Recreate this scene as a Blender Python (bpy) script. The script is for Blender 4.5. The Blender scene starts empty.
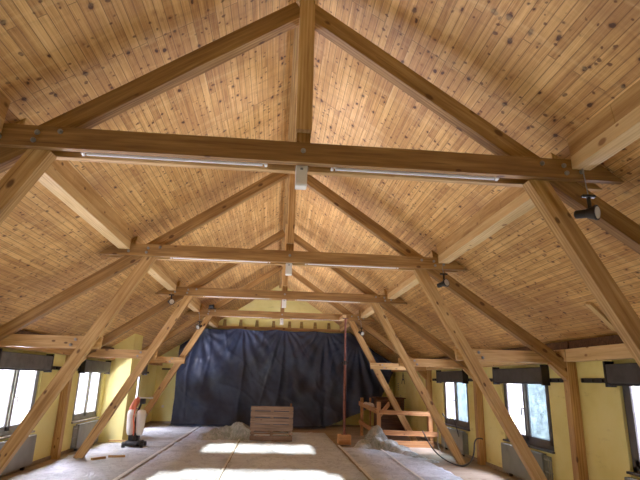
import bpy, bmesh, math, random
from mathutils import Vector, Matrix, noise
random.seed(7)
col = bpy.context.scene.collection
sc = bpy.context.scene
XC = .125                       # hall axis
YT = [3.887 + 3.756*i for i in range(4)]
XL, XR, YG, YB = -4.5, 4.75, 20.2, -1.6
RZ, RM = 5.48, .67              # ceiling: z = RZ - RM*|x-XC|
def ceil_z(x): return RZ - RM*abs(x-XC)

# ------------------------------------------------------------ materials
def srgb(r, g, b):
    f = lambda c: (c/255/12.92) if c/255 <= .04045 else ((c/255+.055)/1.055)**2.4
    return (f(r), f(g), f(b), 1)
class NT:
    def __init__(s, name):
        s.m = bpy.data.materials.new(name); s.m.use_nodes = True
        s.t = s.m.node_tree; s.t.nodes.clear()
        s.out = s.n('ShaderNodeOutputMaterial')
    def n(s, t, **k):
        o = s.t.nodes.new(t)
        for a, b in k.items(): setattr(o, a, b)
        return o
    def l(s, a, b): s.t.links.new(a, b)
    def val(s, inp, v):
        if hasattr(v, 'is_linked') or hasattr(v, 'links'): s.l(v, inp)
        else: inp.default_value = v
    def math(s, op, a, b=0.0, c=None, clamp=False):
        o = s.n('ShaderNodeMath', operation=op, use_clamp=clamp)
        s.val(o.inputs[0], a); s.val(o.inputs[1], b)
        if c is not None: s.val(o.inputs[2], c)
        return o.outputs[0]
    def mix(s, f, a, b, mode='MIX'):
        o = s.n('ShaderNodeMix', data_type='RGBA', blend_type=mode)
        s.val(o.inputs[0], f); s.val(o.inputs[6], a); s.val(o.inputs[7], b)
        return o.outputs[2]
    def ramp(s, f, stops):
        o = s.n('ShaderNodeValToRGB'); s.l(f, o.inputs[0])
        e = o.color_ramp.elements
        while len(e) < len(stops): e.new(.5)
        for i, (p, c) in enumerate(stops):
            e[i].position = p; e[i].color = c if len(c) == 4 else (*c, 1)
        return o.outputs[0]
    def noise(s, v, scale, detail=4, rough=.55, dist=0):
        o = s.n('ShaderNodeTexNoise'); s.l(v, o.inputs['Vector'])
        o.inputs['Scale'].default_value = scale; o.inputs['Detail'].default_value = detail
        o.inputs['Roughness'].default_value = rough; o.inputs['Distortion'].default_value = dist
        return o.outputs[0]
    def mapping(s, v, scale=(1,1,1), loc=(0,0,0)):
        o = s.n('ShaderNodeMapping'); s.l(v, o.inputs[0])
        o.inputs['Scale'].default_value = scale; s.val(o.inputs['Location'], loc)
        return o.outputs[0]
    def coords(s, rand=True):
        tc = s.n('ShaderNodeTexCoord').outputs['Object']
        if not rand: return tc
        r = s.n('ShaderNodeObjectInfo').outputs['Random']
        cx = s.n('ShaderNodeCombineXYZ'); s.l(s.math('MULTIPLY', r, 57.0), cx.inputs[0])
        s.l(s.math('MULTIPLY', r, 13.0), cx.inputs[1])
        va = s.n('ShaderNodeVectorMath', operation='ADD'); s.l(tc, va.inputs[0]); s.l(cx.outputs[0], va.inputs[1])
        return va.outputs[0]
    def bsdf(s, colr, rough=.6, metal=0, bump=None, bstr=.3, bdist=.01, spec=.4):
        b = s.n('ShaderNodeBsdfPrincipled'); s.val(b.inputs['Base Color'], colr)
        s.val(b.inputs['Roughness'], rough); b.inputs['Metallic'].default_value = metal
        b.inputs['Specular IOR Level'].default_value = spec
        if bump is not None:
            bp = s.n('ShaderNodeBump'); bp.inputs['Strength'].default_value = bstr
            bp.inputs['Distance'].default_value = bdist; s.l(bump, bp.inputs['Height'])
            s.l(bp.outputs[0], b.inputs['Normal'])
        s.l(b.outputs[0], s.out.inputs[0]); return s.m

def knots2(t, v, scale, gate, r0, r1):
    """dark knots: distance to voronoi cells, random radius, gated by the cell's random colour"""
    vo = t.n('ShaderNodeTexVoronoi'); t.l(v, vo.inputs['Vector']); vo.inputs['Scale'].default_value = scale
    sep = t.n('ShaderNodeSeparateColor'); t.l(vo.outputs['Color'], sep.inputs[0])
    rad = t.math('MULTIPLY_ADD', sep.outputs[1], r1-r0, r0)
    d = t.math('DIVIDE', vo.outputs['Distance'], rad)
    k = t.math('SUBTRACT', 1.25, d, clamp=True)
    k = t.math('MULTIPLY', k, 2.2, clamp=True)
    return t.math('MULTIPLY', k, t.math('GREATER_THAN', sep.outputs[0], gate))

def wood(name, dark, mid, light, knot=srgb(80,45,20), kgate=.55, kscale=1.0, blotch=.35, rough=.62):
    t = NT(name); v = t.coords()
    g = t.noise(t.mapping(v, (1.1, 22, 22)), 1.6, 6, .6, .5)
    g2 = t.noise(t.mapping(v, (.5, 5, 5)), 1.3, 3, .5, 1.6)
    wv = t.n('ShaderNodeTexWave', wave_type='RINGS', rings_direction='X'); t.l(t.mapping(v, (.35, 6, 6)), wv.inputs['Vector'])
    wv.inputs['Scale'].default_value = 1.5; wv.inputs['Distortion'].default_value = 5; wv.inputs['Detail'].default_value = 3
    f = t.math('ADD', t.math('MULTIPLY', g, .55), t.math('MULTIPLY', g2, .35))
    f = t.math('ADD', f, t.math('MULTIPLY', wv.outputs[1], .12))
    c = t.ramp(f, [(.34, dark), (.5, mid), (.66, light)])
    bl = t.noise(v, 1.1, 3, .5)
    c = t.mix(t.math('MULTIPLY', t.math('SUBTRACT', bl, .45, clamp=True), blotch*4, clamp=True), c, dark)
    k = knots2(t, t.mapping(v, (4.2*kscale, 8*kscale, 8*kscale)), 1, kgate, .08, .22)
    c = t.mix(t.math('MULTIPLY', k, .85), c, knot)
    # drying cracks
    cr = t.noise(t.mapping(v, (.7, 30, 30)), 1.0, 2, .4, .3)
    cr = t.math('GREATER_THAN', cr, .70)
    c = t.mix(t.math('MULTIPLY', cr, .5), c, knot)
    return t.bsdf(c, rough, bump=g, bstr=.25, bdist=.004, spec=.3)

def plank_ceiling(name):
    t = NT(name); v = t.coords(False)
    br = t.n('ShaderNodeTexBrick'); t.l(v, br.inputs['Vector'])
    br.offset = .37; br.offset_frequency = 3; br.squash = 1
    for k, x in dict(Scale=1.0).items(): br.inputs[k].default_value = x
    br.inputs['Color1'].default_value = (0,0,0,1); br.inputs['Color2'].default_value = (1,1,1,1)
    br.inputs['Mortar'].default_value = (.5,.5,.5,1)
    br.inputs['Mortar Size'].default_value = .004; br.inputs['Mortar Smooth'].default_value = .3
    br.inputs['Bias'].default_value = 0; br.inputs['Brick Width'].default_value = 1.9; br.inputs['Row Height'].default_value = .076
    per = t.n('ShaderNodeSeparateColor'); t.l(br.outputs['Color'], per.inputs[0]); per = per.outputs[0]
    # shift the grain from board to board
    cx = t.n('ShaderNodeCombineXYZ'); t.l(t.math('MULTIPLY', per, 31.0), cx.inputs[0]); t.l(t.math('MULTIPLY', per, 17.0), cx.inputs[2])
    va = t.n('ShaderNodeVectorMath', operation='ADD'); t.l(v, va.inputs[0]); t.l(cx.outputs[0], va.inputs[1]); gv = va.outputs[0]
    g = t.noise(t.mapping(gv, (.9, 34, 1)), 1.4, 6, .68, .9)
    g2 = t.noise(t.mapping(gv, (.6, 7, 1)), 1.0, 3, .5, 1.5)
    f = t.math('ADD', t.math('MULTIPLY', g, .62), t.math('MULTIPLY', g2, .26))
    f = t.math('ADD', f, t.math('MULTIPLY', per, .12))
    c = t.ramp(f, [(.30, srgb(132,82,36)), (.44, srgb(195,141,76)), (.60, srgb(233,184,112)), (.74, srgb(246,210,144))])
    bl = t.noise(v, .55, 4, .6)
    c = t.mix(t.math('MULTIPLY', t.math('SUBTRACT', bl, .47, clamp=True), 3.4, clamp=True), c, srgb(164,114,68))
    wob = t.n('ShaderNodeTexNoise'); t.l(v, wob.inputs['Vector']); wob.inputs['Scale'].default_value = 14
    wv_ = t.n('ShaderNodeVectorMath', operation='SCALE'); t.l(wob.outputs['Color'], wv_.inputs[0]); wv_.inputs['Scale'].default_value = .045
    wa_ = t.n('ShaderNodeVectorMath', operation='ADD'); t.l(v, wa_.inputs[0]); t.l(wv_.outputs[0], wa_.inputs[1]); v0 = v; v = wa_.outputs[0]
    ring = knots2(t, t.mapping(v, (6.2, 9.5, 1)), 1, .30, .13, .34)
    c = t.mix(t.math('MULTIPLY', ring, .38), c, srgb(150,88,40))
    k = knots2(t, t.mapping(v, (6.2, 9.5, 1)), 1, .28, .07, .20)
    c = t.mix(t.math('MULTIPLY', k, .95), c, srgb(70,36,14))
    k2 = knots2(t, t.mapping(v, (13, 13, 1), (3.3, 7.7, 0)), 1, .36, .11, .26)
    c = t.mix(t.math('MULTIPLY', k2, .85), c, srgb(96,54,26))
    cx_ = t.noise(t.mapping(v0, (5.5, .7, 1)), 1.3, 4, .65, .8)      # random paler and darker bands across the boards
    c = t.mix(t.math('MULTIPLY', t.math('SUBTRACT', cx_, .52, clamp=True), 1.8, clamp=True), c, srgb(246,208,142))
    c = t.mix(t.math('MULTIPLY', t.math('SUBTRACT', .45, cx_, clamp=True), 2.0, clamp=True), c, srgb(128,84,46))
    c = t.mix(t.math('MULTIPLY', br.outputs['Fac'], .62), c, srgb(92,54,26))
    v = v0; h = t.math('SUBTRACT', t.math('MULTIPLY', g, .15), br.outputs['Fac'])
    return t.bsdf(c, .55, bump=h, bstr=.5, bdist=.006, spec=.35)

def plain(name, c, rough=.6, metal=0, var=.08, vs=6, spec=.4, bumps=.15):
    t = NT(name); v = t.coords()
    n = t.noise(v, vs, 4)
    d = tuple(x*(1-var*2.2) for x in c[:3])+(1,); li = tuple(min(1, x*(1+var*1.4)) for x in c[:3])+(1,)
    cc = t.ramp(n, [(.3, d), (.5, c), (.7, li)])
    return t.bsdf(cc, rough, metal, bump=n, bstr=bumps, bdist=.01, spec=spec)

M = {}
M['ceiling'] = plank_ceiling('pine ceiling boards')
M['beam'] = wood('truss timber', srgb(112,76,36), srgb(145,105,55), srgb(176,135,78), kgate=.5)
M['brace'] = wood('brace timber', srgb(148,106,56), srgb(184,140,82), srgb(212,172,112), kgate=.5)
M['fresh'] = wood('pale planed timber', srgb(194,156,100), srgb(214,178,120), srgb(228,196,140), knot=srgb(135,85,45), kgate=.72, blotch=.12)
M['clad'] = wood('aged purlin cladding', srgb(146,108,70), srgb(174,134,92), srgb(196,158,114), kgate=.5)
M['red'] = wood('reddish board timber', srgb(88,68,54), srgb(118,92,74), srgb(146,118,98), knot=srgb(70,38,28), kgate=.8, blotch=.3)
M['rail'] = wood('railing timber', srgb(140,90,50), srgb(176,122,74), srgb(203,152,100), kgate=.75)
M['browncab'] = wood('dark brown chest timber', srgb(58,38,24), srgb(84,56,36), srgb(108,74,48), kgate=.9)
def yellow(name):
    t = NT(name); v = t.coords()
    n = t.noise(v, .8, 5, .6); n2 = t.noise(v, 9, 3)
    c = t.ramp(n, [(.3, srgb(226,210,124)), (.5, srgb(240,227,144)), (.72, srgb(245,235,162))])
    s = t.noise(t.mapping(v, (1, 1, 3)), 2.1, 5, .7)
    c = t.mix(t.math('MULTIPLY', t.math('SUBTRACT', s, .60, clamp=True), 3.0, clamp=True), c, srgb(176,156,98))
    return t.bsdf(c, .85, bump=n2, bstr=.15, bdist=.01, spec=.15)
M['wall'] = yellow('yellow painted plaster')
M['white'] = plain('white enamel', srgb(232,228,218), .4, var=.03)
M['tube'] = plain('tube lamp glass', srgb(240,240,238), .3, var=.02)
M['box'] = plain('white junction plastic', srgb(236,231,218), .5, var=.04)
M['black'] = plain('black metal', srgb(36,32,30), .45, .2, var=.2)
M['steel'] = plain('galvanised bolt steel', srgb(150,150,148), .4, .8)
M['frame'] = plain('anthracite window frame', srgb(78,76,74), .45, var=.08)
M['frameL'] = plain('grey window frame', srgb(140,142,138), .45, var=.08)
M['blind'] = plain('dark grey blind fabric box', srgb(64,62,60), .7, var=.15)
M['blindL'] = plain('grey blind box', srgb(92,90,86), .7, var=.15)
M['radiator'] = plain('grey radiator panel', srgb(134,132,122), .55, var=.1, vs=3)
M['radiatorR'] = plain('grey green radiator panel', srgb(122,124,110), .55, var=.1, vs=3)
M['sill'] = plain('dusty sill stone', srgb(176,166,146), .7, var=.12)
M['floor'] = wood('dusty brown floorboards', srgb(120,104,84), srgb(150,134,112), srgb(178,162,138), kgate=.8, blotch=.4, rough=.8)
M['orange'] = plain('orange machine plastic', srgb(226,118,78), .4, var=.06)
M['mwhite'] = plain('cream machine tank plastic', srgb(232,222,206), .4, var=.04)
M['cable'] = plain('black cable rubber', srgb(34,32,34), .5)
M['hose'] = plain('grey rope fibre', srgb(150,140,124), .8)
M['tape'] = plain('pale adhesive tape', srgb(222,220,212), .5, var=.08)
M['prop'] = plain('rust red prop steel', srgb(116,66,52), .6, .2, var=.2, vs=14)
M['blockw'] = wood('sawn block timber', srgb(176,120,70), srgb(202,146,92), srgb(220,170,116), kgate=.9)
M['paper'] = plain('off white cloth', srgb(205,194,176), .85, var=.12)
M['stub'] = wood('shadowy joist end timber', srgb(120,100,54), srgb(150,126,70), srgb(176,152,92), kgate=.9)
M['leafm'] = plain('green leaves', srgb(104,140,62), .5, var=.3, vs=3)
M['grass'] = plain('outdoor grass', srgb(120,140,80), .9, var=.2)

def sheetmat(name, c1, c2, c3, rough=.45):
    t = NT(name); v = t.coords(False)
    n = t.noise(t.mapping(v, (1, 1, 1)), .8, 5, .62, 1.2)
    cr = t.noise(t.mapping(v, (1.6, .8, 1)), 2.0, 6, .65, 2.4)
    fine = t.math('ABSOLUTE', t.math('SUBTRACT', cr, .5))
    c = t.ramp(n, [(.3, c1), (.5, c2), (.7, c3)])
    c = t.mix(t.math('SUBTRACT', .5, t.math('MULTIPLY', fine, 9.0), clamp=True), c, c3)
    fo = t.math('ABSOLUTE', t.math('SUBTRACT', t.noise(t.mapping(v, (1, .6, 1), (7,3,0)), 1.1, 5, .6, 3.0), .5))
    c = t.mix(t.math('SUBTRACT', .45, t.math('MULTIPLY', fo, 12.0), clamp=True), c, tuple(q*.55 for q in c1[:3])+(1,))  # crease shade painted into the colour as thin dark lines
    return t.bsdf(c, rough, bump=fine, bstr=.8, bdist=.05, spec=.4)
M['sheet'] = sheetmat('dusty grey plastic sheeting', srgb(140,141,140), srgb(170,171,169), srgb(194,194,191))
M['sheet_mid'] = sheetmat('pale grey plastic sheeting', srgb(166,174,184), srgb(198,206,214), srgb(220,226,232))  # sheet copy coloured paler and bluer to offset the warm mid-hall light
M['heap'] = sheetmat('grey green crumpled plastic', srgb(112,120,106), srgb(152,156,146), srgb(196,192,188), .42)
def tarpmat():
    t = NT('dark navy woven tarpaulin'); v = t.coords(False)
    n = t.noise(v, 1.1, 4, .6); f = t.noise(v, 9, 4, .5, .8)
    c = t.ramp(n, [(.3, srgb(32,40,58)), (.52, srgb(40,52,76)), (.72, srgb(54,69,98))])
    return t.bsdf(c, .47, bump=f, bstr=.14, bdist=.02, spec=.45)
M['tarp'] = tarpmat()
def panemat(name, c, tr, mott):
    t = NT(name); v = t.coords()
    n = t.noise(v, 7, 6, .7, .6)
    cc = t.ramp(n, [(.35, tuple(x*(1-mott) for x in c[:3])+(1,)), (.62, c)])
    tl = t.n('ShaderNodeBsdfTranslucent'); t.l(cc, tl.inputs[0])
    tp = t.n('ShaderNodeBsdfTransparent'); t.l(cc, tp.inputs[0])
    gl = t.n('ShaderNodeBsdfGlossy'); gl.inputs['Roughness'].default_value = .1
    a = t.n('ShaderNodeMixShader'); a.inputs[0].default_value = tr
    t.l(tl.outputs[0], a.inputs[1]); t.l(tp.outputs[0], a.inputs[2])
    b = t.n('ShaderNodeMixShader'); b.inputs[0].default_value = .05
    t.l(a.outputs[0], b.inputs[1]); t.l(gl.outputs[0], b.inputs[2])
    t.l(b.outputs[0], t.out.inputs[0]); return t.m
M['pane_white'] = panemat('pane with white net behind', srgb(200,200,212), .93, .06)  # whitish tint in the pane itself, nothing hung behind it
M['pane_film'] = panemat('mottled dusty pane', srgb(146,158,168), .9, .4)  # random mottle and grey-blue tint in the pane colour

# ------------------------------------------------------------ helpers
def link(o, parent=None):
    col.objects.link(o)
    if parent: o.parent = parent
    return o
def tag(o, label=None, cat=None, group=None, kind=None):
    for k, v in (('label', label), ('category', cat), ('group', group), ('kind', kind)):
        if v: o[k] = v
    return o
def empty(name, loc, label, cat, group=None, rz=0):
    o = bpy.data.objects.new(name, None); col.objects.link(o)
    o.location = loc; o.rotation_euler = (0, 0, rz); o.empty_display_size = .1
    return tag(o, label, cat, group)
def finish(name, bm, mat, parent=None, loc=None, smooth=False, mw=None):
    me = bpy.data.meshes.new(name); bmesh.ops.recalc_face_normals(bm, faces=bm.faces[:]); bm.to_mesh(me); bm.free()
    me.materials.append(M[mat] if isinstance(mat, str) else mat)
    if smooth:
        for p in me.polygons: p.use_smooth = True
    o = bpy.data.objects.new(name, me); link(o, parent)
    if mw is not None: o.matrix_local = mw
    elif loc is not None: o.location = loc
    return o
def bbox(bm, x0, x1, y0, y1, z0, z1, bev=0.0):
    r = bmesh.ops.create_cube(bm, size=1)
    for v in r['verts']:
        v.co = Vector((x0+(v.co.x+.5)*(x1-x0), y0+(v.co.y+.5)*(y1-y0), z0+(v.co.z+.5)*(z1-z0)))
    if bev:
        es = list({e for v in r['verts'] for e in v.link_edges})
        bmesh.ops.bevel(bm, geom=es, offset=bev, segments=1, affect='EDGES')
def box(name, x0, x1, y0, y1, z0, z1, mat, parent=None, bev=.004):
    """box in parent's space with its origin at its centre"""
    bm = bmesh.new(); c = Vector(((x0+x1)/2, (y0+y1)/2, (z0+z1)/2))
    bbox(bm, x0-c.x, x1-c.x, y0-c.y, y1-c.y, z0-c.z, z1-c.z, bev)
    return finish(name, bm, mat, parent, c)
def frame_from(p0, p1, up):
    """local x along p0->p1, local z towards up"""
    p0, p1 = Vector(p0), Vector(p1); x = (p1-p0).normalized(); up = Vector(up)
    y = up.cross(x).normalized(); z = x.cross(y)
    m = Matrix((x, y, z)).transposed().to_4x4(); m.translation = p0
    return m, (p1-p0).length
def beam(name, p0, p1, w, h, mat, parent=None, up=(0,0,1), cut0=0, cut1=0, bev=.006, wane=.003, extra=None):
    """timber along p0->p1 (centre line); w across, h along up. cut0/cut1 slant the ends (shift of the top edge)"""
    m, L = frame_from(p0, p1, up); bm = bmesh.new()
    n = max(2, int(L/.35)); rings = []
    sd = random.random()*99
    for i in range(n+1):
        u = i/n; dx = 0
        ring = []
        for j, (a, b) in enumerate(((-1,-1),(1,-1),(1,1),(-1,1))):
            sh = 0
            if i == 0: sh = cut0*(1 if b > 0 else 0)
            if i == n: sh = -cut1*(1 if b > 0 else 0)
            nz = noise.noise((u*L*1.3+sd, j*3.1, 0))*wane*2
            ring.append(bm.verts.new((u*L+sh, a*(w/2)+nz*.6, b*(h/2)+nz)))
        rings.append(ring)
    for i in range(n):
        for j in range(4):
            bm.faces.new((rings[i][j], rings[i][(j+1)%4], rings[i+1][(j+1)%4], rings[i+1][j]))
    bm.faces.new(rings[0][::-1]); bm.faces.new(rings[-1])
    if bev:
        lon = [e for e in bm.edges if len(e.link_faces) == 2 and e.calc_face_angle(0) > .8]
        bmesh.ops.bevel(bm, geom=lon, offset=bev, segments=1, affect='EDGES')
    if extra: extra(bm, L)
    return finish(name, bm, mat, parent, mw=m)
def cyl(bm, p0, p1, r0, r1=None, seg=12):
    r1 = r0 if r1 is None else r1; m, L = frame_from(p0, p1, (0,0,1) if abs((Vector(p1)-Vector(p0)).normalized().z) < .95 else (0,1,0))
    a, b = [], []
    for i in range(seg):
        t = 2*math.pi*i/seg; c, s = math.cos(t), math.sin(t)
        a.append(bm.verts.new(m @ Vector((0, c*r0, s*r0)))); b.append(bm.verts.new(m @ Vector((L, c*r1, s*r1))))
    for i in range(seg): bm.faces.new((a[i], a[(i+1)%seg], b[(i+1)%seg], b[i]))
    bm.faces.new(a[::-1]); bm.faces.new(b)
def rod(name, p0, p1, r, mat, parent=None, r1=None, seg=12):
    bm = bmesh.new(); cyl(bm, (0,0,0), Vector(p1)-Vector(p0), r, r1, seg); return finish(name, bm, mat, parent, p0, True) if False else finish(name, bm, mat, parent, p0)
def tube_path(name, pts, r, mat, parent=None, label=None, cat=None):
    cu = bpy.data.curves.new(name, 'CURVE'); cu.dimensions = '3D'; cu.bevel_depth = r; cu.bevel_resolution = 2
    sp = cu.splines.new('NURBS'); sp.points.add(len(pts)-1); sp.use_endpoint_u = True; sp.order_u = 3
    o0 = Vector(pts[0])
    for i, p in enumerate(pts): sp.points[i].co = (*(Vector(p)-o0), 1)
    tmp = bpy.data.objects.new(name, cu); col.objects.link(tmp)
    dg = bpy.context.evaluated_depsgraph_get(); me = bpy.data.meshes.new_from_object(tmp.evaluated_get(dg))
    bpy.data.objects.remove(tmp); me.materials.clear(); me.materials.append(M[mat]); me.name = name
    o = bpy.data.objects.new(name, me); o.location = o0; link(o, parent)
    if label: tag(o, label, cat)
    return o
def copy_tree(o, parent=None):
    c = o.copy(); col.objects.link(c)
    if parent: c.parent = parent
    for ch in list(o.children): copy_tree(ch, c)
    return c
def structure(o): o['kind'] = 'structure'; return o

# ------------------------------------------------------------ setting: floor, walls, ceiling
structure(box('floor', XL-.2, XR+.2, YB-.2, YG+.2, -.15, 0, 'floor', bev=0))
def slope(sgn):
    # local x along the hall, local y down the slope
    xe = (XL-.2 if sgn < 0 else XR+.2); L = abs(xe-XC)*math.sqrt(1+RM*RM)
    ex = Vector((0,1,0)); ey = Vector((sgn, 0, -RM)).normalized(); ez = ex.cross(ey)
    if ez.z < 0: pass
    m = Matrix((ex, ey, ez)).transposed().to_4x4(); m.translation = Vector((XC, YB-.2, RZ))
    bm = bmesh.new(); up = Vector((0,0,1)); s = 1 if ez.z > 0 else -1
    bbox(bm, 0, YG-YB+.4, 0, L, min(0, s*.12), max(0, s*.12))
    return structure(finish('ceiling', bm, 'ceiling', mw=m))
slope(-1); slope(1)

WR = [(4.95, 6.75), (8.6, 10.45), (12.35, 14.25), (1.3, 3.1)]      # window openings, right wall (y range)
WL = [(8.6, 10.45), (12.35, 14.05), (16.35, 18.05), (4.95, 6.75), (1.3, 3.1)]
ZS, ZT = .63, 2.02                                                 # sill and head
def wall_with_openings(name, x0, x1, wins, mat='wall'):
    bm = bmesh.new(); ys = sorted(wins); z_top = 2.5
    cur = YB-.1
    for a, b in ys:
        bbox(bm, x0, x1, cur, a, 0, z_top); bbox(bm, x0, x1, a, b, 0, ZS); bbox(bm, x0, x1, a, b, ZT, z_top); cur = b
    bbox(bm, x0, x1, cur, YG+.1, 0, z_top)
    return structure(finish(name, bm, mat))
wall_with_openings('wall_left', XL-.24, XL, WL)
wall_with_openings('wall_right', XR, XR+.24, WR)
def gable(name, y0, y1, holes=()):
    # pentagon wall; holes are cut by building it from vertical strips
    bm = bmesh.new()
    xs = sorted({XL-.1, XC, XR+.1, *[h[0] for h in holes], *[h[1] for h in holes]})
    for a, b in zip(xs, xs[1:]):
        hs = sorted([(h[2], h[3]) for h in holes if h[0] <= a+1e-6 and h[1] >= b-1e-6]); zc = 0
        for h0, h1 in hs:
            bbox(bm, a, b, y0, y1, zc, h0); zc = h1
        vs = [bm.verts.new(p) for p in ((a,y0,zc),(b,y0,zc),(b,y0,ceil_z(b)+.06),(a,y0,ceil_z(a)+.06),(a,y1,zc),(b,y1,zc),(b,y1,ceil_z(b)+.06),(a,y1,ceil_z(a)+.06))]
        for f in ((0,1,2,3),(7,6,5,4),(0,4,5,1),(1,5,6,2),(2,6,7,3),(3,7,4,0)): bm.faces.new([vs[i] for i in f])
    return structure(finish(name, bm, 'wall'))
gable('wall_back', YG, YG+.2)
TE = math.tan(math.radians(15.0))
def zwin(y): return (y-YB)*TE
holes = [(-1.6, 1.05, zwin(12.8), zwin(14.4)), (-1.6, 1.05, 1.5, zwin(10.6)), (-2.0, -1.6, 1.5, zwin(10.3)), (1.05, 1.3, 1.5, zwin(10.2))]
gable('wall_front', YB-.2, YB, holes)

# yellow chimney pier in the left row
bm = bmesh.new()
x0, x1, y0, y1 = XL-.02, -3.86, 14.25, 15.12
vs = [bm.verts.new(p) for p in ((x0,y0,0),(x1,y0,0),(x1,y0,ceil_z(x1)),(x0,y0,ceil_z(x0)),(x0,y1,0),(x1,y1,0),(x1,y1,ceil_z(x1)),(x0,y1,ceil_z(x0)))]
for f in ((0,1,2,3),(7,6,5,4),(0,4,5,1),(1,5,6,2),(2,6,7,3),(3,7,4,0)): bm.faces.new([vs[i] for i in f])
structure(finish('trim_1', bm, 'wall'))
structure(box('baseboard_left', XL, XL+.03, YB, YG, 0, .07, 'floor'))
structure(box('baseboard_right', XR-.03, XR, YB, YG, 0, .07, 'floor'))
structure(box('baseboard_back', XL, XR, YG-.03, YG, 0, .07, 'floor'))

# ------------------------------------------------------------ windows
def window(n, side, y0, y1, right):
    s = 1 if right else -1; xw = XR if right else XL; fm = 'frame' if right else 'frameL'
    xa = xw + s*.07                                   # frame plane, slightly in the reveal
    t = .085; d = .06
    bm = bmesh.new(); yc = (y0+y1)/2; zc = (ZS+ZT)/2
    w, h = (y1-y0)/2, (ZT-ZS)/2
    for a in ((-w, -w+t, -h, h), (w-t, w, -h, h), (-w, w, -h, -h+t), (-w, w, h-t, h)):
        bbox(bm, -d/2, d/2, *a, .004)
    root = structure(finish('window_%d' % n, bm, fm, loc=(xa, yc, zc)))
    # two sashes, mullion slightly towards the far end
    for k, (a, b) in enumerate(((-w+t, -.01), (.01, w-t))):
        bm = bmesh.new(); q = .085; e = .05
        for r in ((a, a+q, -h+t, h-t), (b-q, b, -h+t, h-t), (a, b, -h+t, -h+t+q), (a, b, h-t-q, h-t)):
            bbox(bm, -e/2, e/2, *r, .004)
        so = finish('window_sash', bm, fm, root, (-s*.02, 0, 0))
        far = (k == 1)
        pm = 'pane_white' if (far or not right) else 'pane_film'
        bm = bmesh.new(); bbox(bm, -.004, .004, a+q, b-q, -h+t+q, h-t-q)
        finish('window_pane', bm, pm, so, (0, 0, 0))
        if far:
            bm = bmesh.new(); cyl(bm, (0,0,0), (-s*.05,0,0), .012); bbox(bm, -s*.06-.01, -s*.06+.01, -.012, .012, -.12, .015, .003)
            finish('window_handle', bm, 'steel' if right else 'white', so, (-s*.03, a+q/2, -.05))
    bm = bmesh.new(); bbox(bm, -.07, .07, -w-.02, w+.02, -.016, .016, .006)
    finish('window_sill', bm, 'sill' if not right else 'blind', root, (-s*.05, 0, -h-.0))
    return root
n = 0
for (a, b) in WR: n += 1; window(n, 'right', a, b, True)
for (a, b) in WL: n += 1; window(n, 'left', a, b, False)

def blind(y0, y1, right, label):
    s = 1 if right else -1; xw = XR if right else XL; m = 'blind' if right else 'blindL'
    c = (xw - s*.075, (y0+y1)/2, 1.90); w = (y1-y0)/2+.06
    r = empty('blind_box', c, label, 'blind', 'dark blind boxes above the windows')
    bm = bmesh.new(); bbox(bm, -.07, .07, -w+.02, w-.02, -.14, .12, .012); finish('casing', bm, m, r, (0,0,0))
    bm = bmesh.new(); bbox(bm, -.045, .045, -w+.05, w-.05, -.17, -.14, .006); finish('rolled_fabric', bm, 'black', r, (0,0,0))
    for k in (-1, 1):
        bm = bmesh.new(); bbox(bm, -.072, .072, k*w-.022, k*w+.022, -.19, .16, .004); finish('end_bracket', bm, 'black', r, (0,0,0))
    return r
ordn = {0:'nearest', 1:'middle', 2:'farthest'}
def blab(right, k): return 'grey roller blind box above the %s %s-wall window' % (ordn[k], 'right' if right else 'left')
for k, (a, b) in enumerate(WR[:3]): blind(a, b, True, blab(True, k))
for k, (a, b) in enumerate(WL[:3]): blind(a, b, False, blab(False, k))

# black slotted rails between the blinds
def rail(y0, y1, right, label, x=None):
    s = 1 if right else -1; xw = XR if right else XL
    bm = bmesh.new(); L = y1-y0
    bbox(bm, -.012, .012, -L/2, L/2, -.035, -.022); bbox(bm, -.012, .012, -L/2, L/2, .022, .035); bbox(bm, .006, .012, -L/2, L/2, -.03, .03)
    k = int(L/.3)+1
    for i in range(k+1):
        yy = -L/2 + L*i/k; bbox(bm, -.014, .01, yy-.02, yy+.02, -.03, .03)
    if right: pass
    o = finish('mounting_rail', bm, 'black', loc=(xw-s*.016, (y0+y1)/2, 1.80))
    if not right: o.rotation_euler = (0,0,math.pi)
    return tag(o, label, 'rail', 'black mounting rails between the windows')
rail(6.84, 7.56, True, 'black slotted rail on the yellow right wall between nearest window and its neighbouring post')
rail(7.74, 8.5, True, 'black slotted rail right wall, from the wall post to the middle window')
rail(10.56, 11.31, True, 'black slotted rail right wall, just beyond the middle window')
rail(11.5, 12.25, True, 'black slotted rail right wall, before the farthest window')
rail(14.36, 15.06, True, 'black slotted rail right wall, beyond the farthest window')
rail(10.56, 11.31, False, 'black slotted rail left wall, just beyond the nearest window')
rail(11.5, 12.25, False, 'black slotted rail left wall, before the middle window')
rail(18.15, 18.9, False, 'short black slotted rail left wall, beyond the farthest window')
o = box('mounting_rail', -4.3, -3.72, YG-.035, YG-.005, 1.93, 1.99, 'black')
tag(o, 'short black rail on the yellow end wall left of the tarpaulin', 'rail', 'black mounting rails between the windows')

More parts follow.
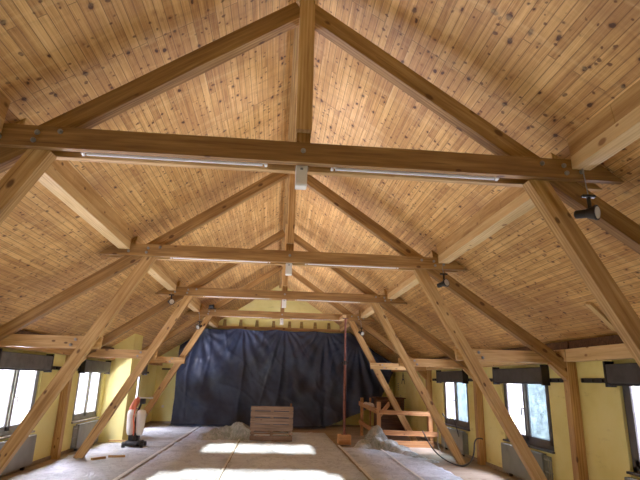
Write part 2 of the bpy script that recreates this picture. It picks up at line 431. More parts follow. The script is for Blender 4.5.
# radiators under the windows: front panel, open fins at the near end
def radiator(y0, y1, right, label):
    s = 1 if right else -1; xw = XR if right else XL; m = 'radiatorR' if right else 'radiator'
    r = empty('radiator', (xw-s*.06, (y0+y1)/2, 0), label, 'radiator', 'radiators under the windows')
    w = (y1-y0)/2; bm = bmesh.new()
    bbox(bm, -.045, .045, -w+.24, w, .06, .58, .01); finish('front_panel', bm, m, r, (0,0,0))
    bm = bmesh.new()
    for i in range(4): cyl(bm, (0, -w+.03+i*.06, .07), (0, -w+.03+i*.06, .56), .014, seg=8)
    for z in (.12, .3, .5): cyl(bm, (0, -w+.01, z), (0, -w+.26, z), .012, seg=8)
    finish('fin', bm, m, r, (0,0,0))
    for yy in (-w*.6, w*.7): box('foot', -.03, .03, yy-.03, yy+.03, 0, .06, 'black', r)
    return r
for k, (a, b) in enumerate(WR[:3]): radiator(a, b, True, 'grey radiator panel below the %s window of the right wall' % ordn[k])
for k, (a, b) in enumerate(WL[:3]): radiator(a, b, False, 'grey radiator panel below the %s window of the left wall' % ordn[k])

# ------------------------------------------------------------ trusses
ZCB, ZCT = 3.478, 3.665          # collar planks
BT, BF = 2.144, 4.095            # brace top / foot half spread
FT, GAP, BK = .065, .125, .065    # front plank, core, back plank thickness
SA, SM = 5.03, .698            # strut underside line
posn = ['nearest the camera', 'second from the camera', 'third from the camera', 'farthest, in front of the tarpaulin']
def truss(i):
    y = YT[i]; yc = FT+GAP/2
    r = empty('roof_truss', (XC, y, 0), 'exposed knotty timber roof truss, %s' % posn[i], 'roof truss', 'timber roof trusses across the hall')
    e = .14
    for nm, ya, yb in (('collar_beam', 0, FT), ('collar_beam', FT+GAP, FT+GAP+BK)):
        yy = (ya+yb)/2; xl, xr = -2.90, 2.92
        if nm and ya > 0: xl, xr = -2.84, 2.84
        beam(nm, (xl, yy, (ZCB+ZCT)/2), (xr, yy, (ZCB+ZCT)/2), yb-ya, ZCT-ZCB, 'beam' if ya == 0 else 'brace', r, cut0=.26, cut1=.26)
    # king post: wide upper part, stepped in just above the collar
    beam('king_post', (.03, yc-.03, ZCT+.13), (.03 - .012*(i==0), yc-.03, RZ-.19), .14 if i == 0 else .11, .18, 'brace', r, up=(0,1,0))
    beam('king_post_foot', (.03, yc, ZCB-.005), (.03, yc, ZCT+.13), .12, .10, 'beam', r, up=(0,1,0))
    # struts running from the post down to the tie ends
    hp = .165; nrm = Vector((SM, 0, 1)).normalized()
    for s in (-1, 1):
        n_ = Vector((s*SM, 0, 1)).normalized()
        a = Vector((s*.0, yc, SA)) + n_*hp/2; b = Vector((s*4.46, yc, SA-SM*4.46)) + n_*hp/2
        beam('strut', a, b, GAP-.006, hp, 'beam', r, up=n_, cut0=.0, cut1=0)
        # inclined braces from collar to floor
        top = Vector((s*(BT-.015), yc+.001, ZCB+.03)); bot = Vector((s*BF, yc+.001, .0))
        dd = (bot-top).normalized(); nn = Vector((dd.z, 0, -dd.x))*s
        beam('diagonal_brace', top, bot + dd*0, GAP, .165, 'brace', r, up=nn)
        # tie between brace and wall, wall post, corbel
        fy = (-.05 if i == 3 else FT+GAP-.02)
        beam('tie_beam', (s*(2.74 if i else 2.95), fy+.04, 2.15), (s*4.60, fy+.04, 2.15), .08, .18, 'brace', r, cut0=-.02)
        beam('wall_post', (s*4.545, yc, 0), (s*4.545, yc, 2.08), .15, .15, 'brace', r, up=(0,1,0))
        beam('corbel', (s*4.24, yc, 2.07), (s*4.52, yc, 1.80), .11, .09, 'brace', r, up=(0, 0, 1))
    # bolts on the front plank
    for bx, bz in ((-2.16,3.60),(-2.18,3.53),(-1.98,3.62),(-2.45,3.54),(2.36,3.60),(2.38,3.53),(2.16,3.61),(2.52,3.55),(.03,3.585)):
        bm = bmesh.new(); cyl(bm, (0,0,0), (0,-.012,0), .022, seg=10); cyl(bm, (0,-.012,0), (0,-.026,0), .013, seg=6)
        finish('bolt', bm, 'steel', r, (bx, .001, bz))
    for s in (-1, 1):
        for bx, bz in ((2.97,2.19),(3.03,2.11)):
            bm = bmesh.new(); cyl(bm, (0,0,0), (0,-.012,0), .024, seg=10); cyl(bm, (0,-.012,0), (0,-.026,0), .014, seg=6)
            finish('bolt', bm, 'steel', r, (s*(bx+.12), (fy if True else 0)+.001, bz))
    return r
for i in range(4): truss(i)

# ridge beam and purlins (one piece per bay)
bays = [(YB, YT[0], 'in the bay above the camera'), (YT[0], YT[1], 'between the first and second truss'),
        (YT[1], YT[2], 'between the second and third truss'), (YT[2], YT[3], 'between the third and fourth truss'),
        (YT[3], YG, 'between the last truss and the end wall')]
o = beam('ridge_beam', (XC-.02, YB, RZ-.09), (XC-.02, YG, RZ-.09), .14, .18, 'beam')
tag(o, 'long ridge beam along the top of the boarded ceiling', 'beam')
TT = FT+GAP+BK
for k, (a, b, w) in enumerate(bays):
    for s in (-1, 1):
        y0 = a + (TT+.004 if k else 0); y1 = b - .004
        xi = XC + s*2.44; xo = XC + s*2.60
        r = empty('purlin', (XC+s*2.52, (y0+y1)/2, 3.58), 'heavy %s purlin with pale underside %s' % ('right' if s > 0 else 'left', w), 'beam', 'purlins under the roof slopes')
        L = (y1-y0)/2
        beam('beam', (0, -L, .05), (0, L, .05), .17, .12, 'fresh', r, up=(0,0,1), bev=.01)
        # cladding board on the inner side, leaning in towards the ridge, with plank seams
        bm = bmesh.new(); nb = max(3, int(2*L/.55)); 
        for q in range(nb):
            ya = -L + 2*L*q/nb + .003; yb = -L + 2*L*(q+1)/nb - .002
            p = [(-s*.085, .112), (-s*.105, .285), (s*.085, .165), (s*.085, .112)]
            va = [bm.verts.new((ya, -x, z)) for x, z in p]; vb = [bm.verts.new((yb, -x, z)) for x, z in p]
            for j in range(4): bm.faces.new((va[j], va[(j+1)%4], vb[(j+1)%4], vb[j]))
            bm.faces.new(va[::-1]); bm.faces.new(vb)
        finish('cladding', bm, 'brace', r, (0,0,0)).rotation_euler = (0, 0, math.pi/2)
# wall plates
for s, nm in ((-1, 'left'), (1, 'right')):
    for k, (a, b, w) in enumerate(bays):
        xw = XL if s < 0 else XR
        y0 = a + (.02 if k else 0); y1 = b
        o = beam('wall_plate', (xw-s*.10, y0, 2.175), (xw-s*.10, y1-.002, 2.175), .19, .19, 'fresh' if s > 0 else 'brace')
        tag(o, 'pale %s wall plate timber above the windows %s' % (nm, w), 'beam', 'timber plates along the side walls')
        o = box('cover_strip', xw-s*.12-.012, xw-s*.12+.012, y0, y1-.01, 2.272, 2.40, 'browncab')
        tag(o, 'dark strip on the %s wall plate %s' % (nm, w), 'strip', 'dark strips above the wall plates')
# short trim board across the boards low on the right slope
o = beam('trim_board', (4.12, 6.25, ceil_z(4.12)-.022), (4.60, 6.45, ceil_z(4.60)-.022), .09, .04, 'fresh', up=(RM,0,1))
tag(o, 'short pale board fixed across the ceiling boards low on the right slope', 'board')

# ------------------------------------------------------------ end wall: board, dark stubs, tarpaulin
o = beam('tarp_batten', (-2.36, YG-.10, 3.62), (2.62, YG-.10, 3.62), .06, .11, 'brace')
tag(o, 'long horizontal batten on the end wall above the blue tarpaulin', 'batten')
for k, x in enumerate((-2.05,-1.42, -.78, -.12, .52, 1.0, 1.55, 2.1)):  # tapered stubs built in place of dark triangular marks on the wall
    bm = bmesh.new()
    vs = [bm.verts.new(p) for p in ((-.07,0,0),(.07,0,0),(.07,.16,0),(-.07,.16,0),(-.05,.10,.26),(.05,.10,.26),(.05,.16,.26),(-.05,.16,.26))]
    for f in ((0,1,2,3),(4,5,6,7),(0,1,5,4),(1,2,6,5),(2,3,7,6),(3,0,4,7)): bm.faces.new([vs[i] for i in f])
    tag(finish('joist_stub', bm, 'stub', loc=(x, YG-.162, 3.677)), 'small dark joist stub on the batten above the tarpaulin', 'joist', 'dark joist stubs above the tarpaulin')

def tarp():
    NX, NZ = 230, 90; x0, x1 = -3.66, 4.58
    bm = bmesh.new(); grid = []
    pins = [(-2.9, 3.3), (-1.3, 3.6), (.35, 3.6), (1.95, 3.6), (3.2, 3.1)]
    def top(x):
        t = min(3.56, ceil_z(x)-.04)
        if x > 2.55: t = min(t, ceil_z(x)-.04)
        sag = 0
        return t - .05*abs(math.sin(x*2.1))
    def bot(x):
        if x < 2.0: return .02
        if x < 3.3: return .02 + (x-2.0)/1.3*.52
        if x < 4.1: return .54 + (x-3.3)/.8*.5
        return 1.04 + (x-4.1)/.48*1.0
    for i in range(NX+1):
        x = x0 + (x1-x0)*i/NX; row = []
        for j in range(NZ+1):
            v = j/NZ; zt, zb = top(x), bot(x); z = zt + (zb-zt)*v
            d = 0; wsum = 0
            for n_, (px, pz) in enumerate(pins):
                dx, dz = x-px, max(.05, pz+.15-z); ang = math.atan2(dx, dz); rr = math.hypot(dx, dz)
                w = math.exp(-(dx/1.1)**2)
                d += w*math.sin(ang*(15+2*n_)+n_*1.7)*min(1, rr*.9)*.045; wsum += w
            d /= max(.35, wsum)
            # swags from upper right to lower left
            d += .05*math.sin((x*1.0 + z*1.35)*3.0 + 1.1*noise.noise((x*.7, z*.7, 3)))*min(1, v*1.6)*(.4+.6*abs(noise.noise((x*.5, z*.4, 9))*2))
            d += .10*noise.noise((x*.6, z*.45, 0)) + .018*noise.noise((x*4.5+z*2, z*3.0, 5)) + .004*noise.noise((x*13, z*9, 7))
            q1 = 1-abs(noise.noise((x*.55+z*.75, z*.35-x*.25, 12)))*5
            q2 = 1-abs(noise.noise((x*.9-z*.5+4, z*.5+x*.2, 21)))*5
            q3 = 1-abs(noise.noise((x*1.6, z*.35, 31)))*4.5
            d += .055*max(0, q1-.6)**1.25 + .04*max(0, q2-.6)**1.25 + .05*max(0, q3-.3)**1.25
            lift = .35*max(0, v-.82)/.18 * (.55+.5*noise.noise((x*1.1, 2, 2)))
            y = YG - .34 - d*.95 - lift*.5 - .12*v
            row.append(bm.verts.new((x + .03*noise.noise((z*2, x, 1)), y, max(.012, z))))
        # skirt lying on the floor
        if x < 2.0:
            for q in range(1, 4):
                last = row[-1].co; row.append(bm.verts.new((x, last.y-.26-.12*noise.noise((x*2, q, 4)), .012+.03*abs(noise.noise((x*4, q*2, 1))))))
        else:
            for q in range(3): row.append(row[-1])
        grid.append(row)
    for i in range(NX):
        for j in range(len(grid[0])-1):
            f = []
            for vv in (grid[i][j], grid[i+1][j], grid[i+1][j+1], grid[i][j+1]):
                if vv not in f: f.append(vv)
            if len(f) >= 3:
                try: bm.faces.new(f)
                except ValueError: pass
    o = finish('tarpaulin', bm, 'tarp', smooth=True)
    return tag(o, 'huge dark navy creased tarpaulin hung over the end wall', 'tarpaulin')
tarp()

# ------------------------------------------------------------ floor sheeting and tape
def sheet(x0, x1, y0, y1, label, sd, zz, mat='sheet'):
    bm = bmesh.new(); nx = max(6, int((x1-x0)/.07)); ny_ = int((y1-y0)/.10); g = []
    cx, cy = (x0+x1)/2, (y0+y1)/2
    for i in range(nx+1):
        row = []
        for j in range(ny_+1):
            x = x0+(x1-x0)*i/nx; y = y0+(y1-y0)*j/ny_
            edge = -(.04+.05*abs(noise.noise((y*.9, sd, 1))))*(1 if i == nx else -1) if i in (0, nx) else 0
            r = 1-abs(noise.noise((x*1.3+sd, y*.55, 2)))*2
            r2 = 1-abs(noise.noise((x*.9-y*.7, y*.9+x*.5+sd, 8)))*2
            z = zz + .022*max(0, r)**7 + .030*max(0, r2)**9 + .005*(noise.noise((x*3, y*3, sd))+1)
            if i in (0, nx): z = .004
            row.append(bm.verts.new((x+edge-cx, y-cy, z)))
        g.append(row)
    for i in range(nx):
        for j in range(ny_): bm.faces.new((g[i][j], g[i+1][j], g[i+1][j+1], g[i][j+1]))
    o = finish('plastic_sheet', bm, mat, loc=(cx, cy, 0), smooth=True)
    tag(o, label, 'plastic sheet', 'grey plastic sheets over the floor')
sheet(-4.28, -2.48, .2, 18.9, 'grey plastic floor sheet, strip along the left windows', 1, .006)
sheet(-2.52, -.86, .2, 18.9, 'grey plastic floor sheet, strip left of the middle', 2, .012, 'sheet_mid')
sheet(-.90, 1.82, .2, 17.6, 'grey plastic floor sheet, wide central strip with sunlit patches', 3, .006, 'sheet_mid')
sheet(1.79, 3.6, .2, 13.9, 'grey plastic floor sheet, strip on the right before the railing', 4, .012, 'sheet_mid')
def tape(pts, w, label):
    bm = bmesh.new(); n_ = 40; prev = None
    (xa, ya), (xb, yb) = pts
    for i in range(n_+1):
        u = i/n_; x = xa+(xb-xa)*u + .03*noise.noise((u*5, xa, 0)); y = ya+(yb-ya)*u
        a = bm.verts.new((x-w/2-xa, y-ya, 0)); b = bm.verts.new((x+w/2-xa, y-ya, 0)); c = bm.verts.new((x+w/2-xa, y-ya, .008)); d = bm.verts.new((x-w/2-xa, y-ya, .008))
        if prev:
            for j in range(4): bm.faces.new((prev[j], prev[(j+1)%4], (a,b,c,d)[(j+1)%4], (a,b,c,d)[j]))
        prev = (a,b,c,d)
    tag(finish('tape_strip', bm, 'tape', loc=(xa, ya, .042)), label, 'tape', 'pale tape strips along the sheet seams')
tape(((-2.50, 1.0), (-2.52, 18.6)), .07, 'pale tape strip along the seam nearest the left windows')
tape(((-.86, 1.0), (-.88, 15.5)), .035, 'pale tape strip running from the pallet towards the camera')
tape(((1.80, 1.0), (1.81, 14.1)), .055, 'pale tape strip ending at the wooden block under the prop')
tape(((2.55, 1.0), (2.80, 13.4)), .05, 'rightmost pale tape strip, ending at the crumpled sheet by the railing')

def heap(name, pts, label, cat, mat='heap', sd=0, n_=70, amp=.16, scale=1.0, loc=(0,0,0)):
    """crumpled sheet: pts = list of (x, y, radius, height) bumps in local space"""
    xs0 = min(p[0]-p[2] for p in pts)-.05; xs1 = max(p[0]+p[2] for p in pts)+.05
    ys0 = min(p[1]-p[2] for p in pts)-.05; ys1 = max(p[1]+p[2] for p in pts)+.05
    st = .022; nx = int((xs1-xs0)/st); ny_ = int((ys1-ys0)/st)
    def H(x, y):
        h = 0
        for (px, py, r, hh) in pts:
            d = math.hypot(x-px, y-py)/r + .25*noise.noise((x*2.2+sd, y*2.2, px))
            if d < 1: h += (hh*(1-d*d)**1.4)**3
        return h**(1/3)
    def fold(x, y):     # ridged creases in warped directions
        wx = x + .25*noise.noise((x*1.5+sd, y*1.5, 2)); wy = y + .25*noise.noise((x*1.5, y*1.5+sd, 6))
        v = 0; am = 1
        for k, (f, th) in enumerate(((3.0,.5),(5.5,1.9),(11,2.6),(20,.9))):
            c, s_ = math.cos(th), math.sin(th); u = (wx*c+wy*s_)*f; w = (-wx*s_+wy*c)*f*.45
            v += am*(1-2.4*abs(noise.noise((u+sd, w, k*7.0)))); am *= .55
        return v
    bm = bmesh.new(); g = {}
    for i in range(nx+1):
        for j in range(ny_+1):
            x = xs0+st*i; y = ys0+st*j; h = H(x, y)
            if h <= .006: continue
            e = .03; n3 = Vector((-(H(x+e,y)-h)/e*.8, -(H(x,y+e)-h)/e*.8, 1)).normalized()
            q = fold(x, y)*amp*min(1, h*5)*.42
            p = Vector((x, y, h)) + n3*q
            g[i, j] = bm.verts.new((p.x, p.y, max(.03, p.z)))
    for i in range(nx):
        for j in range(ny_):
            k = [(i,j),(i+1,j),(i+1,j+1),(i,j+1)]
            k = [g[q] for q in k if q in g]
            if len(k) >= 3: bm.faces.new(k)
    for v in bm.verts:
        if v.is_boundary: v.co.z = .015
    bmesh.ops.delete(bm, geom=[v for v in bm.verts if not v.link_faces], context='VERTS')
    return tag(finish(name, bm, mat, loc=loc, smooth=True), label, cat)
heap('crumpled_sheet', [(-.32,0,.40,.22),(-.60,-.1,.30,.14),(.30,.1,.44,.38),(0,.15,.38,.28),(.50,-.05,.34,.26)],
     'crumpled grey-green plastic heap beside the red-brown pallet', 'plastic sheet', sd=3, n_=90, amp=.14, loc=(-1.25, 15.35, 0))
heap('crumpled_sheet', [(.02,.05,.33,.50),(-.28,.05,.34,.16),(.25,-.25,.36,.20),(.42,-.7,.34,.13),(.55,-1.2,.26,.08),(.66,-1.7,.22,.06),(.78,-2.2,.2,.05),(-.4,-.15,.3,.16)],
     'crumpled grey plastic sheet bunched against the railing corner', 'plastic sheet', sd=11, n_=70, amp=.15, loc=(2.80, 13.9, 0))

# ------------------------------------------------------------ pallet
r = empty('pallet', (0, 14.95, 0), 'reddish slatted wooden pallet standing on edge before the tarpaulin', 'pallet')
for (z0, z1) in ((.005,.165), (.20,.245), (.29,.46), (.48,.545), (.565,.63), (.655,.81), (.83,.945)):
    box('slat', -.60, .60, -.012, .012, z0, z1, 'red', r)
for x in (-.53, 0, .53): box('bearer', x-.045, x+.045, .0125, .10, .005, .935, 'red', r)
for (z0, z1) in ((.01,.11), (.47,.57), (.84,.935)): box('back_slat', -.60, .60, .1005, .122, z0, z1, 'red', r)
box('dark_peg', .50, .56, .02, .07, .936, 1.04, 'browncab', r)
r.rotation_euler = (-.04, 0, 0)
# ------------------------------------------------------------ prop on a block
o = box('wooden_block', 1.83, 2.17, 14.32, 14.66, 0.03, .28, 'blockw', bev=.012)
tag(o, 'cube-like wooden block under the red-brown prop', 'block')
r = empty('steel_prop', (2.0, 14.49, .28), 'slim rust red steel prop standing on the wooden block', 'prop')
bm = bmesh.new(); cyl(bm, (0,0,.01), (0,0,1.9), .038); finish('lower_tube', bm, 'prop', r, (0,0,0))
bm = bmesh.new(); cyl(bm, (0,0,1.8), (0,0,3.17), .028); finish('upper_tube', bm, 'prop', r, (0,0,0))
bm = bmesh.new(); cyl(bm, (0,0,1.86), (0,0,1.97), .055); bbox(bm, -.10, .10, -.012, .012, 1.90, 1.93); finish('collar_nut', bm, 'black', r, (0,0,0))
bm = bmesh.new(); bbox(bm, -.08,.08,-.08,.08,0,.012); finish('foot_plate', bm, 'prop', r, (0,0,0))
bm = bmesh.new(); bbox(bm, -.08,.08,-.08,.08,3.17,3.182); finish('head_plate', bm, 'prop', r, (0,0,0))
o = beam('packing_timber', (1.96, 14.40, 3.505), (1.96, 15.14, 3.505), .10, .08, 'fresh')
tag(o, 'short pale packing timber between prop head and truss', 'timber')

# ------------------------------------------------------------ railing round the stair opening
r = empty('stair_railing', (2.94, 14.35, 0), 'rough wooden railing with two rails around the stairwell on the right', 'railing')
for (x, y, h, w) in ((0,0,1.16,.10), (1.45,.02,.9,.10), (0,2.75,1.18,.09), (.28,2.75,1.18,.05)):
    beam('post', (x,y,0), (x,y,h), w, w, 'rail', r, up=(0,1,0))
for (a, b, h) in (((.0,-.07,.90), (1.62,-.05,.86), .11), ((.0,-.07,.37), (1.66,-.05,.34), .13)):
    beam('rail', a, b, .035, h, 'rail', r)
beam('toe_board', (.2,-.10,.09), (1.5,-.08,.08), .035, .16, 'rail', r)
for (a, b, h) in (((-.07,-.05,.92), (-.07,2.85,1.0), .13), ((-.07,-.05,.36), (-.07,2.85,.42), .12)):
    beam('rail', a, b, .035, h, 'rail', r)
# cloth over the railing
bm = bmesh.new(); g = []
for i in range(15):
    row = []
    for j in range(19):
        u, v = i/14, j/18
        ang = (v-.4)*3.0
        x = (-.075 + .075*math.sin(max(-1.57, min(1.57, ang)))) ; z = .07*math.cos(max(-1.57, min(1.57, ang))) - max(0, abs(ang)-1.57)*.16
        row.append(bm.verts.new((x+.04*noise.noise((u*5, v*5, 0)), (u-.5)*1.0+.05*noise.noise((u*3, v*4, 2)), z+.06*noise.noise((u*4, v*3, 5)))))
    g.append(row)
for i in range(14):
    for j in range(18): bm.faces.new((g[i][j], g[i+1][j], g[i+1][j+1], g[i][j+1]))
tag(finish('draped_cloth', bm, 'paper', loc=(2.87, 15.1, 1.03), smooth=True), 'off-white crumpled cloth draped over the railing beside the stairwell', 'cloth')
o = beam('leaning_board', (3.02, 14.62, .78), (3.42, 15.2, 1.08), .04, .12, 'rail'); 
tag(o, 'short loose board resting on the railing corner', 'board')
# chest behind the railing
r = empty('wooden_chest', (4.0, 17.9, 0), 'dark brown wooden chest behind the railing near the end wall', 'chest')
box('body', -.45, .5, -.3, .3, .08, 1.15, 'browncab', r, .01)
for k in range(3): box('drawer', -.40, .45, -.325, -.3, .14+k*.33, .43+k*.33, 'browncab', r, .006)
for x in (-.38, .43): box('foot', x-.05, x+.05, -.28, .28, 0.022, .08, 'browncab', r)
box('top', -.50, .55, -.34, .32, 1.15, 1.19, 'browncab', r, .006)

# stair opening: dark sunken well edge boards
bm = bmesh.new(); bbox(bm, -.62, .62, -1.2, 1.2, 0, .02)
o = finish('floor_panel', bm, 'red', loc=(3.72, 15.9, .002)); tag(o, 'reddish brown board covering the floor behind the railing', 'board')

# handwritten marks on the right wall at the back
bm = bmesh.new()
def stroke(a, b, w=.022):
    a, b = Vector((0,)+a), Vector((0,)+b); d = (b-a).normalized(); n_ = Vector((0, -d.z, d.y))*w/2; e = Vector((-.003,0,0))
    vs = [bm.verts.new(q) for q in (a-n_, a+n_, b+n_, b-n_, a-n_+e, a+n_+e, b+n_+e, b-n_+e)]
    for f in ((0,1,2,3),(7,6,5,4),(0,1,5,4),(1,2,6,5),(2,3,7,6),(3,0,4,7)): bm.faces.new([vs[i] for i in f])
stroke((.0,-.2), (-.22,.18), .06); stroke((-.22,.18), (-.42,-.2), .06); stroke((-.08,-.05), (-.34,-.05), .05)
tag(finish('letter_mark', bm, 'black', loc=(XR-.001, 18.9, 1.85)), 'dark handwritten letter A mark high on the yellow right wall', 'marking')
for k, (y, z, h) in enumerate(((19.45, 1.55, .3), (19.1, 1.15, .25))):
    bm = bmesh.new(); 
    for q in range(4): bbox(bm, -.004, 0, -.10, .08, -h/2+q*h/4+.01, -h/2+q*h/4+h/8)
    tag(finish('poster_note', bm, 'radiator', loc=(XR-.001, y, z)), ('upper' if k == 0 else 'lower')+' grey striped paper scrap stuck on the far right wall', 'paper')
o = box('wall_socket', -4.17, -4.09, YG-.012, YG, .55, .64, 'white'); tag(o, 'small white wall socket low on the end wall left of the tarpaulin', 'socket')

# ------------------------------------------------------------ floor machine
r = empty('floor_sander', (-3.32, 13.35, 0), 'orange and cream floor grinding machine with black wheels by the pier', 'floor machine')
bm = bmesh.new(); bbox(bm, -.20, .20, -.20, .20, .06, .17, .03); bbox(bm, -.12,.12,-.26,-.18,.08,.14,.01); finish('base', bm, 'black', r, (0,0,0))
for (x, y) in ((-.22,-.12), (.22,-.12), (-.22,.16), (.22,.16)):
    bm = bmesh.new(); cyl(bm, (-.03,0,0), (.03,0,0), .065, seg=18); cyl(bm, (-.036,0,0), (.036,0,0), .03, seg=12); finish('wheel', bm, 'black', r, (x,y,.075))
bm = bmesh.new(); bbox(bm, -.13, .10, -.12, .12, .17, .36, .02); finish('motor_housing', bm, 'black', r, (0,0,0))
for s in (-1, 1):
    bm = bmesh.new()
    prof = [(.30,.055), (.36,.08), (.55,.095), (.78,.11), (.86,.09), (.885,.05)]
    rings = []
    for z, hw in prof:
        rings.append([bm.verts.new((s*.11 + hw*math.cos(t)*1.1, -.09+hw*1.2*math.sin(t), z)) for t in [2*math.pi*k/14 for k in range(14)]])
    for a, b in zip(rings, rings[1:]):
        for k in range(14): bm.faces.new((a[k], a[(k+1)%14], b[(k+1)%14], b[k]))
    bm.faces.new(rings[0]); bm.faces.new(rings[-1])
    finish('water_tank', bm, 'mwhite', r, (.01,0,0), True)
bm = bmesh.new(); cyl(bm, (.0,-.10,.17), (.0,-.12,.72), .035); cyl(bm, (0,-.12,.72), (.10,-.06,1.12), .028); finish('column', bm, 'black', r, (0,0,0))
bm = bmesh.new(); prof = [(-.14,.78,.05), (-.13,.90,.085), (-.08,1.02,.09), (-.03,1.12,.085), (0,1.18,.04)]; rings = []
for x, z, hw in prof: rings.append([bm.verts.new((x + hw*math.cos(t), -.02+hw*.9*math.sin(t), z)) for t in [2*math.pi*k/14 for k in range(14)]])
for a, b in zip(rings, rings[1:]):
    for k in range(14): bm.faces.new((a[k], a[(k+1)%14], b[(k+1)%14], b[k]))
bm.faces.new(rings[0]); bm.faces.new(rings[-1]); finish('hood', bm, 'orange', r, (0,0,0), True)
bm = bmesh.new(); bbox(bm, .05, .17, -.12, .0, 1.02, 1.15, .015); finish('control_box', bm, 'black', r, (0,0,0))
bm = bmesh.new(); cyl(bm, (.02,-.08,1.165), (.34,-.02,1.165), .016); cyl(bm, (.24,-.04,1.165), (.34,-.02,1.165), .024); finish('handle_bar', bm, 'white', r, (0,0,0))
tube_path('hose', [(.0,-.16,.30), (.02,-.22,.5), (-.06,-.2,.75), (-.02,-.14,.95)], .018, 'orange', r)

# ------------------------------------------------------------ lamps and boxes on the trusses
def tubes():
    names = ['nearest', 'second', 'third', 'farthest']
    for i, y in enumerate(YT):
        for s, (xa, xb) in ((-1, (-1.70, -.16)), (1, (.42, 1.92))):
            r = empty('tube_light', ((xa+xb)/2, y+FT+GAP*.5, ZCB+.048), 'white tube light slotted under the %s collar beam, %s of the box' % (names[i], 'left' if s < 0 else 'right'), 'light', 'white tube lights under the collar beams')
            L = (xb-xa)/2
            box('housing', -L, L, -.026, .026, -.02, .03, 'white', r)
            bm = bmesh.new(); cyl(bm, (-L+.03,0,-.034), (L-.03,0,-.034), .014); finish('tube', bm, 'tube', r, (0,0,0))
            for k in (-1, 1): box('end_cap', k*L-.012, k*L+.012, -.0265, .0265, -.046, -.0265, 'white', r)
        r = empty('junction_box', (.15, y+.10, ZCB-.012), 'white rectangular box hanging under the middle of the %s collar beam' % names[i], 'junction box', 'white boxes under the collar beams')
        box('body', -.05, .05, -.03, .08, -.17, .04, 'box', r, .008)
        box('cover', -.046, .046, -.036, -.0305, -.16, .0, 'white', r, .004)
        box('latch', -.012, .012, -.042, -.0365, -.03, -.01, 'radiator', r, .002)
tubes()
def spot(x, y, z, ztop, aim, label):
    r = empty('spotlight', (x, y, ztop), label, 'spotlight', 'black track spotlights on the trusses')
    h = ztop - z
    bm = bmesh.new(); cyl(bm, (0,0,0), (.02,0,-h+.16), .005, seg=8); finish('rod', bm, 'steel', r, (0,0,0))
    bm = bmesh.new(); bbox(bm, -.06, .06, -.02, .02, -h+.14, -h+.165, .006); cyl(bm, (.0,0,-h+.14), (0,0,-h+.03), .016); finish('bracket', bm, 'black', r, (.02,0,0))
    d = Vector(aim).normalized(); bm = bmesh.new()
    cyl(bm, -d*.13, -d*.12, .026, .036, 18); cyl(bm, -d*.12, -d*.03, .036, .038, 18); cyl(bm, -d*.03, d*.04, .04, .062, 18); cyl(bm, d*.04, d*.055, .066, .066, 18)
    finish('lamp_head', bm, 'black', r, (.02,0,-h))
    bm = bmesh.new(); cyl(bm, d*.0555, d*.059, .052, .052, 18); finish('lens', bm, 'sill', r, (.02,0,-h))
spot(2.60, YT[0]-.09, 3.13, 3.54, (.55,-.8,-.12), 'black spotlight hanging at the right end of the nearest truss')
spot(XC+2.46, YT[1]-.10, 3.22, 3.50, (.45,-.8,.15), 'black spotlight hanging at the right end of the second truss')
spot(XC+2.42, YT[3]-.10, 3.10, 3.50, (.4,-.8,-.3), 'black spotlight beside the farthest truss on the right')
spot(XC-2.52, YT[2]-.10, 3.30, 3.50, (.5,-.8,-.1), 'black spotlight hanging at the left end of the third truss')
spot(XC-2.42, YT[3]-.10, 3.12, 3.50, (-.4,-.8,-.3), 'black spotlight below the left end of the farthest truss')
r = empty('spotlight', (-1.95, YT[3]-.03, ZCT), 'black spotlight clamped on top of the farthest collar beam on the left', 'spotlight', 'black track spotlights on the trusses')
bm = bmesh.new(); bbox(bm, -.12, .12, -.03, .03, .0, .03, .006); finish('bracket', bm, 'black', r, (0,0,0))
bm = bmesh.new(); cyl(bm, (-.14,0,.08), (.0,-.03,.08), .045, .06, 18); finish('lamp_head', bm, 'black', r, (.05,0,0))

# ------------------------------------------------------------ cables
tube_path('power_cable', [(4.40, 13.3, .95), (4.42, 12.9, .75), (4.38,12.6,.92), (4.30,12.1,.88), (4.25,11.75,.55)], .014, 'cable', None, 'black cable slung between railing and third truss brace', 'cable')
tube_path('power_cable', [(4.62, 11.28, .55), (4.42, 11.25, .62), (4.35,11.15,.2), (4.15,11.1,.02), (3.95,11.2,.03), (3.8,11.6,.10), (3.65,12.0,.3), (3.6,12.4,.6)], .016, 'cable', None, 'black cable looping over the floor at the third truss foot', 'cable')
tube_path('hanging_rope', [(4.15,13.0,1.05), (4.18,12.98,.6), (4.12,12.95,.2), (4.22,12.9,.05), (4.30,12.9,.12), (4.28,12.9,.35)], .014, 'hose', None, 'grey rope hanging down in front of the railing end', 'rope')
# timber offcuts near the left brace foot
for k, (x, y, a, L) in enumerate(((-3.55, 11.1, .4, .5), (-3.35, 11.5, 1.2, .35), (-4.15, 14.1, 1.57, .4), (-3.75, 14.1, 1.5, .2))):
    o = beam('timber_offcut', (x, y, .065), (x+L*math.sin(a), y+L*math.cos(a)*.5, .065), .05, .04, 'brace')
    tag(o, ['short timber offcut lying at the foot of the third left brace', 'smaller offcut beyond the foot of the third left brace', 'offcut lying before the yellow pier', 'tiny offcut at the corner of the yellow pier'][k], 'offcut')

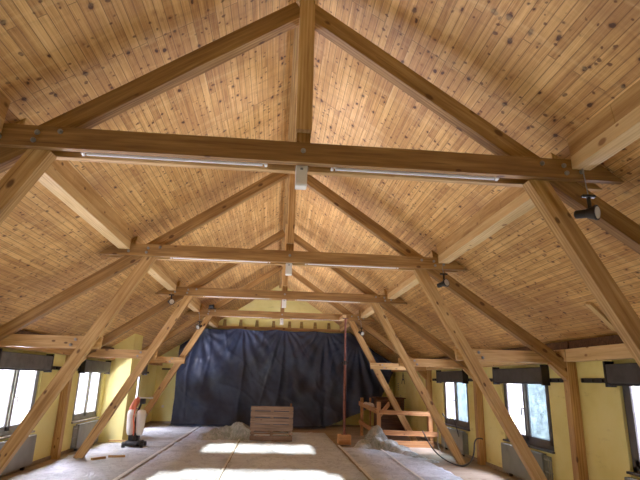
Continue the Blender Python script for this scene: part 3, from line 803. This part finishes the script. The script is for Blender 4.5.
# ------------------------------------------------------------ outdoors: ground and shrubs beyond the right windows
structure(box('ground', -40, 40, -30, 60, -3.4, -3.2, 'grass', bev=0))
def shrub(x, y, z0, h, rad, label, sd):
    rnd = random.Random(sd); r = empty('garden_tree', (x, y, z0), label, 'tree', 'green trees outside the right windows')
    bm = bmesh.new(); cyl(bm, (0,0,0), (.1,0,h*.75), .14, .06, 8); finish('trunk', bm, 'browncab', r, (0,0,0))
    bm = bmesh.new()
    for k in range(1500):
        while True:
            p = Vector((rnd.uniform(-1,1), rnd.uniform(-1,1), rnd.uniform(-1,1)))
            if .35 < p.length < 1: break
        c = Vector((p.x*rad, p.y*rad, h*.72+p.z*rad*1.05)); a = Vector((rnd.gauss(0,1), rnd.gauss(0,1), rnd.gauss(0,1))).normalized()
        b = a.cross(Vector((rnd.gauss(0,1), rnd.gauss(0,1), 1))).normalized(); q = rnd.uniform(.09,.17)
        vs = [bm.verts.new(c+a*q), bm.verts.new(c+b*q*.55), bm.verts.new(c-a*q), bm.verts.new(c-b*q*.55)]; bm.faces.new(vs)
    finish('foliage', bm, 'leafm', r, (0,0,0))
shrub(12, 12.0, -3.2, 6.0, 2.0, 'leafy green tree outside the right windows', 1)
shrub(12.8, 19.5, -3.2, 6.2, 2.1, 'leafy green tree outside the right windows', 2)
shrub(12.2, 26.5, -3.2, 6.0, 2.1, 'leafy green tree outside the right windows', 3)

# ------------------------------------------------------------ light
w = bpy.data.worlds.new('World'); sc.world = w; w.use_nodes = True
bg = w.node_tree.nodes['Background']
bg.inputs[0].default_value = (.86, .93, 1.0, 1); bg.inputs[1].default_value = .36
def area(name, loc, target, sx, sy, power, colr):
    l = bpy.data.lights.new(name, 'AREA'); l.shape = 'RECTANGLE'; l.size = sx; l.size_y = sy; l.energy = power; l.color = colr
    o = bpy.data.objects.new(name, l); col.objects.link(o); o.location = loc
    o.rotation_euler = (Vector(target)-Vector(loc)).to_track_quat('-Z', 'Y').to_euler(); return o
s = bpy.data.lights.new('sun', 'SUN'); s.energy = 16; s.angle = math.radians(.6); s.color = (1, .95, .86)
so = bpy.data.objects.new('sun', s); col.objects.link(so)
so.rotation_euler = Vector((0, math.cos(math.radians(15)), -math.sin(math.radians(15)))).to_track_quat('-Z', 'Y').to_euler()
for wins, xs, sg in ((WL, XL, -1), (WR, XR, 1)):
    for (a, b) in wins:
        k = .4 if b < 4 else .75 if b < 7 else 1.25 if b < 11 else 1.9 if b < 15 else 2.6
        area('window_daylight', (xs+sg*3.2, (a+b)/2, -.98), (-sg*2.5, (a+b)/2, 3.4), 2.6, 1.3, 1900*k, (1, .98, .95))  # unseen lamp below the sills, added to brighten the ceiling
        area('window_daylight', (xs+sg*1.2, (a+b)/2, 3.1), (0, (a+b)/2, -.6), b-a, 1.0, (520 if sg < 0 else 900)*k, (.97, .98, 1))

# ------------------------------------------------------------ camera
cam = bpy.data.cameras.new('camera'); cam.lens = 496.64*36/640; cam.sensor_width = 36; cam.clip_end = 200
co = bpy.data.objects.new('camera', cam); col.objects.link(co); sc.camera = co
pi_, ya, ro = .275, .0819, .0268
F = Vector((math.sin(ya)*math.cos(pi_), math.cos(ya)*math.cos(pi_), math.sin(pi_)))
R0 = Vector((math.cos(ya), -math.sin(ya), 0)); U0 = R0.cross(F)
R = R0*math.cos(ro) + U0*math.sin(ro); U = R.cross(F)
m = Matrix((R, U, -F)).transposed().to_4x4(); m.translation = (0, 0, 1.7); co.matrix_world = m
sc.view_settings.view_transform = 'Standard'; sc.view_settings.look = 'None'; sc.view_settings.exposure = .93; sc.view_settings.gamma = 1.14
sc.cycles.max_bounces = 8; sc.cycles.diffuse_bounces = 5; sc.cycles.transparent_max_bounces = 8
sc.cycles.sample_clamp_indirect = 6; sc.cycles.use_denoising = True
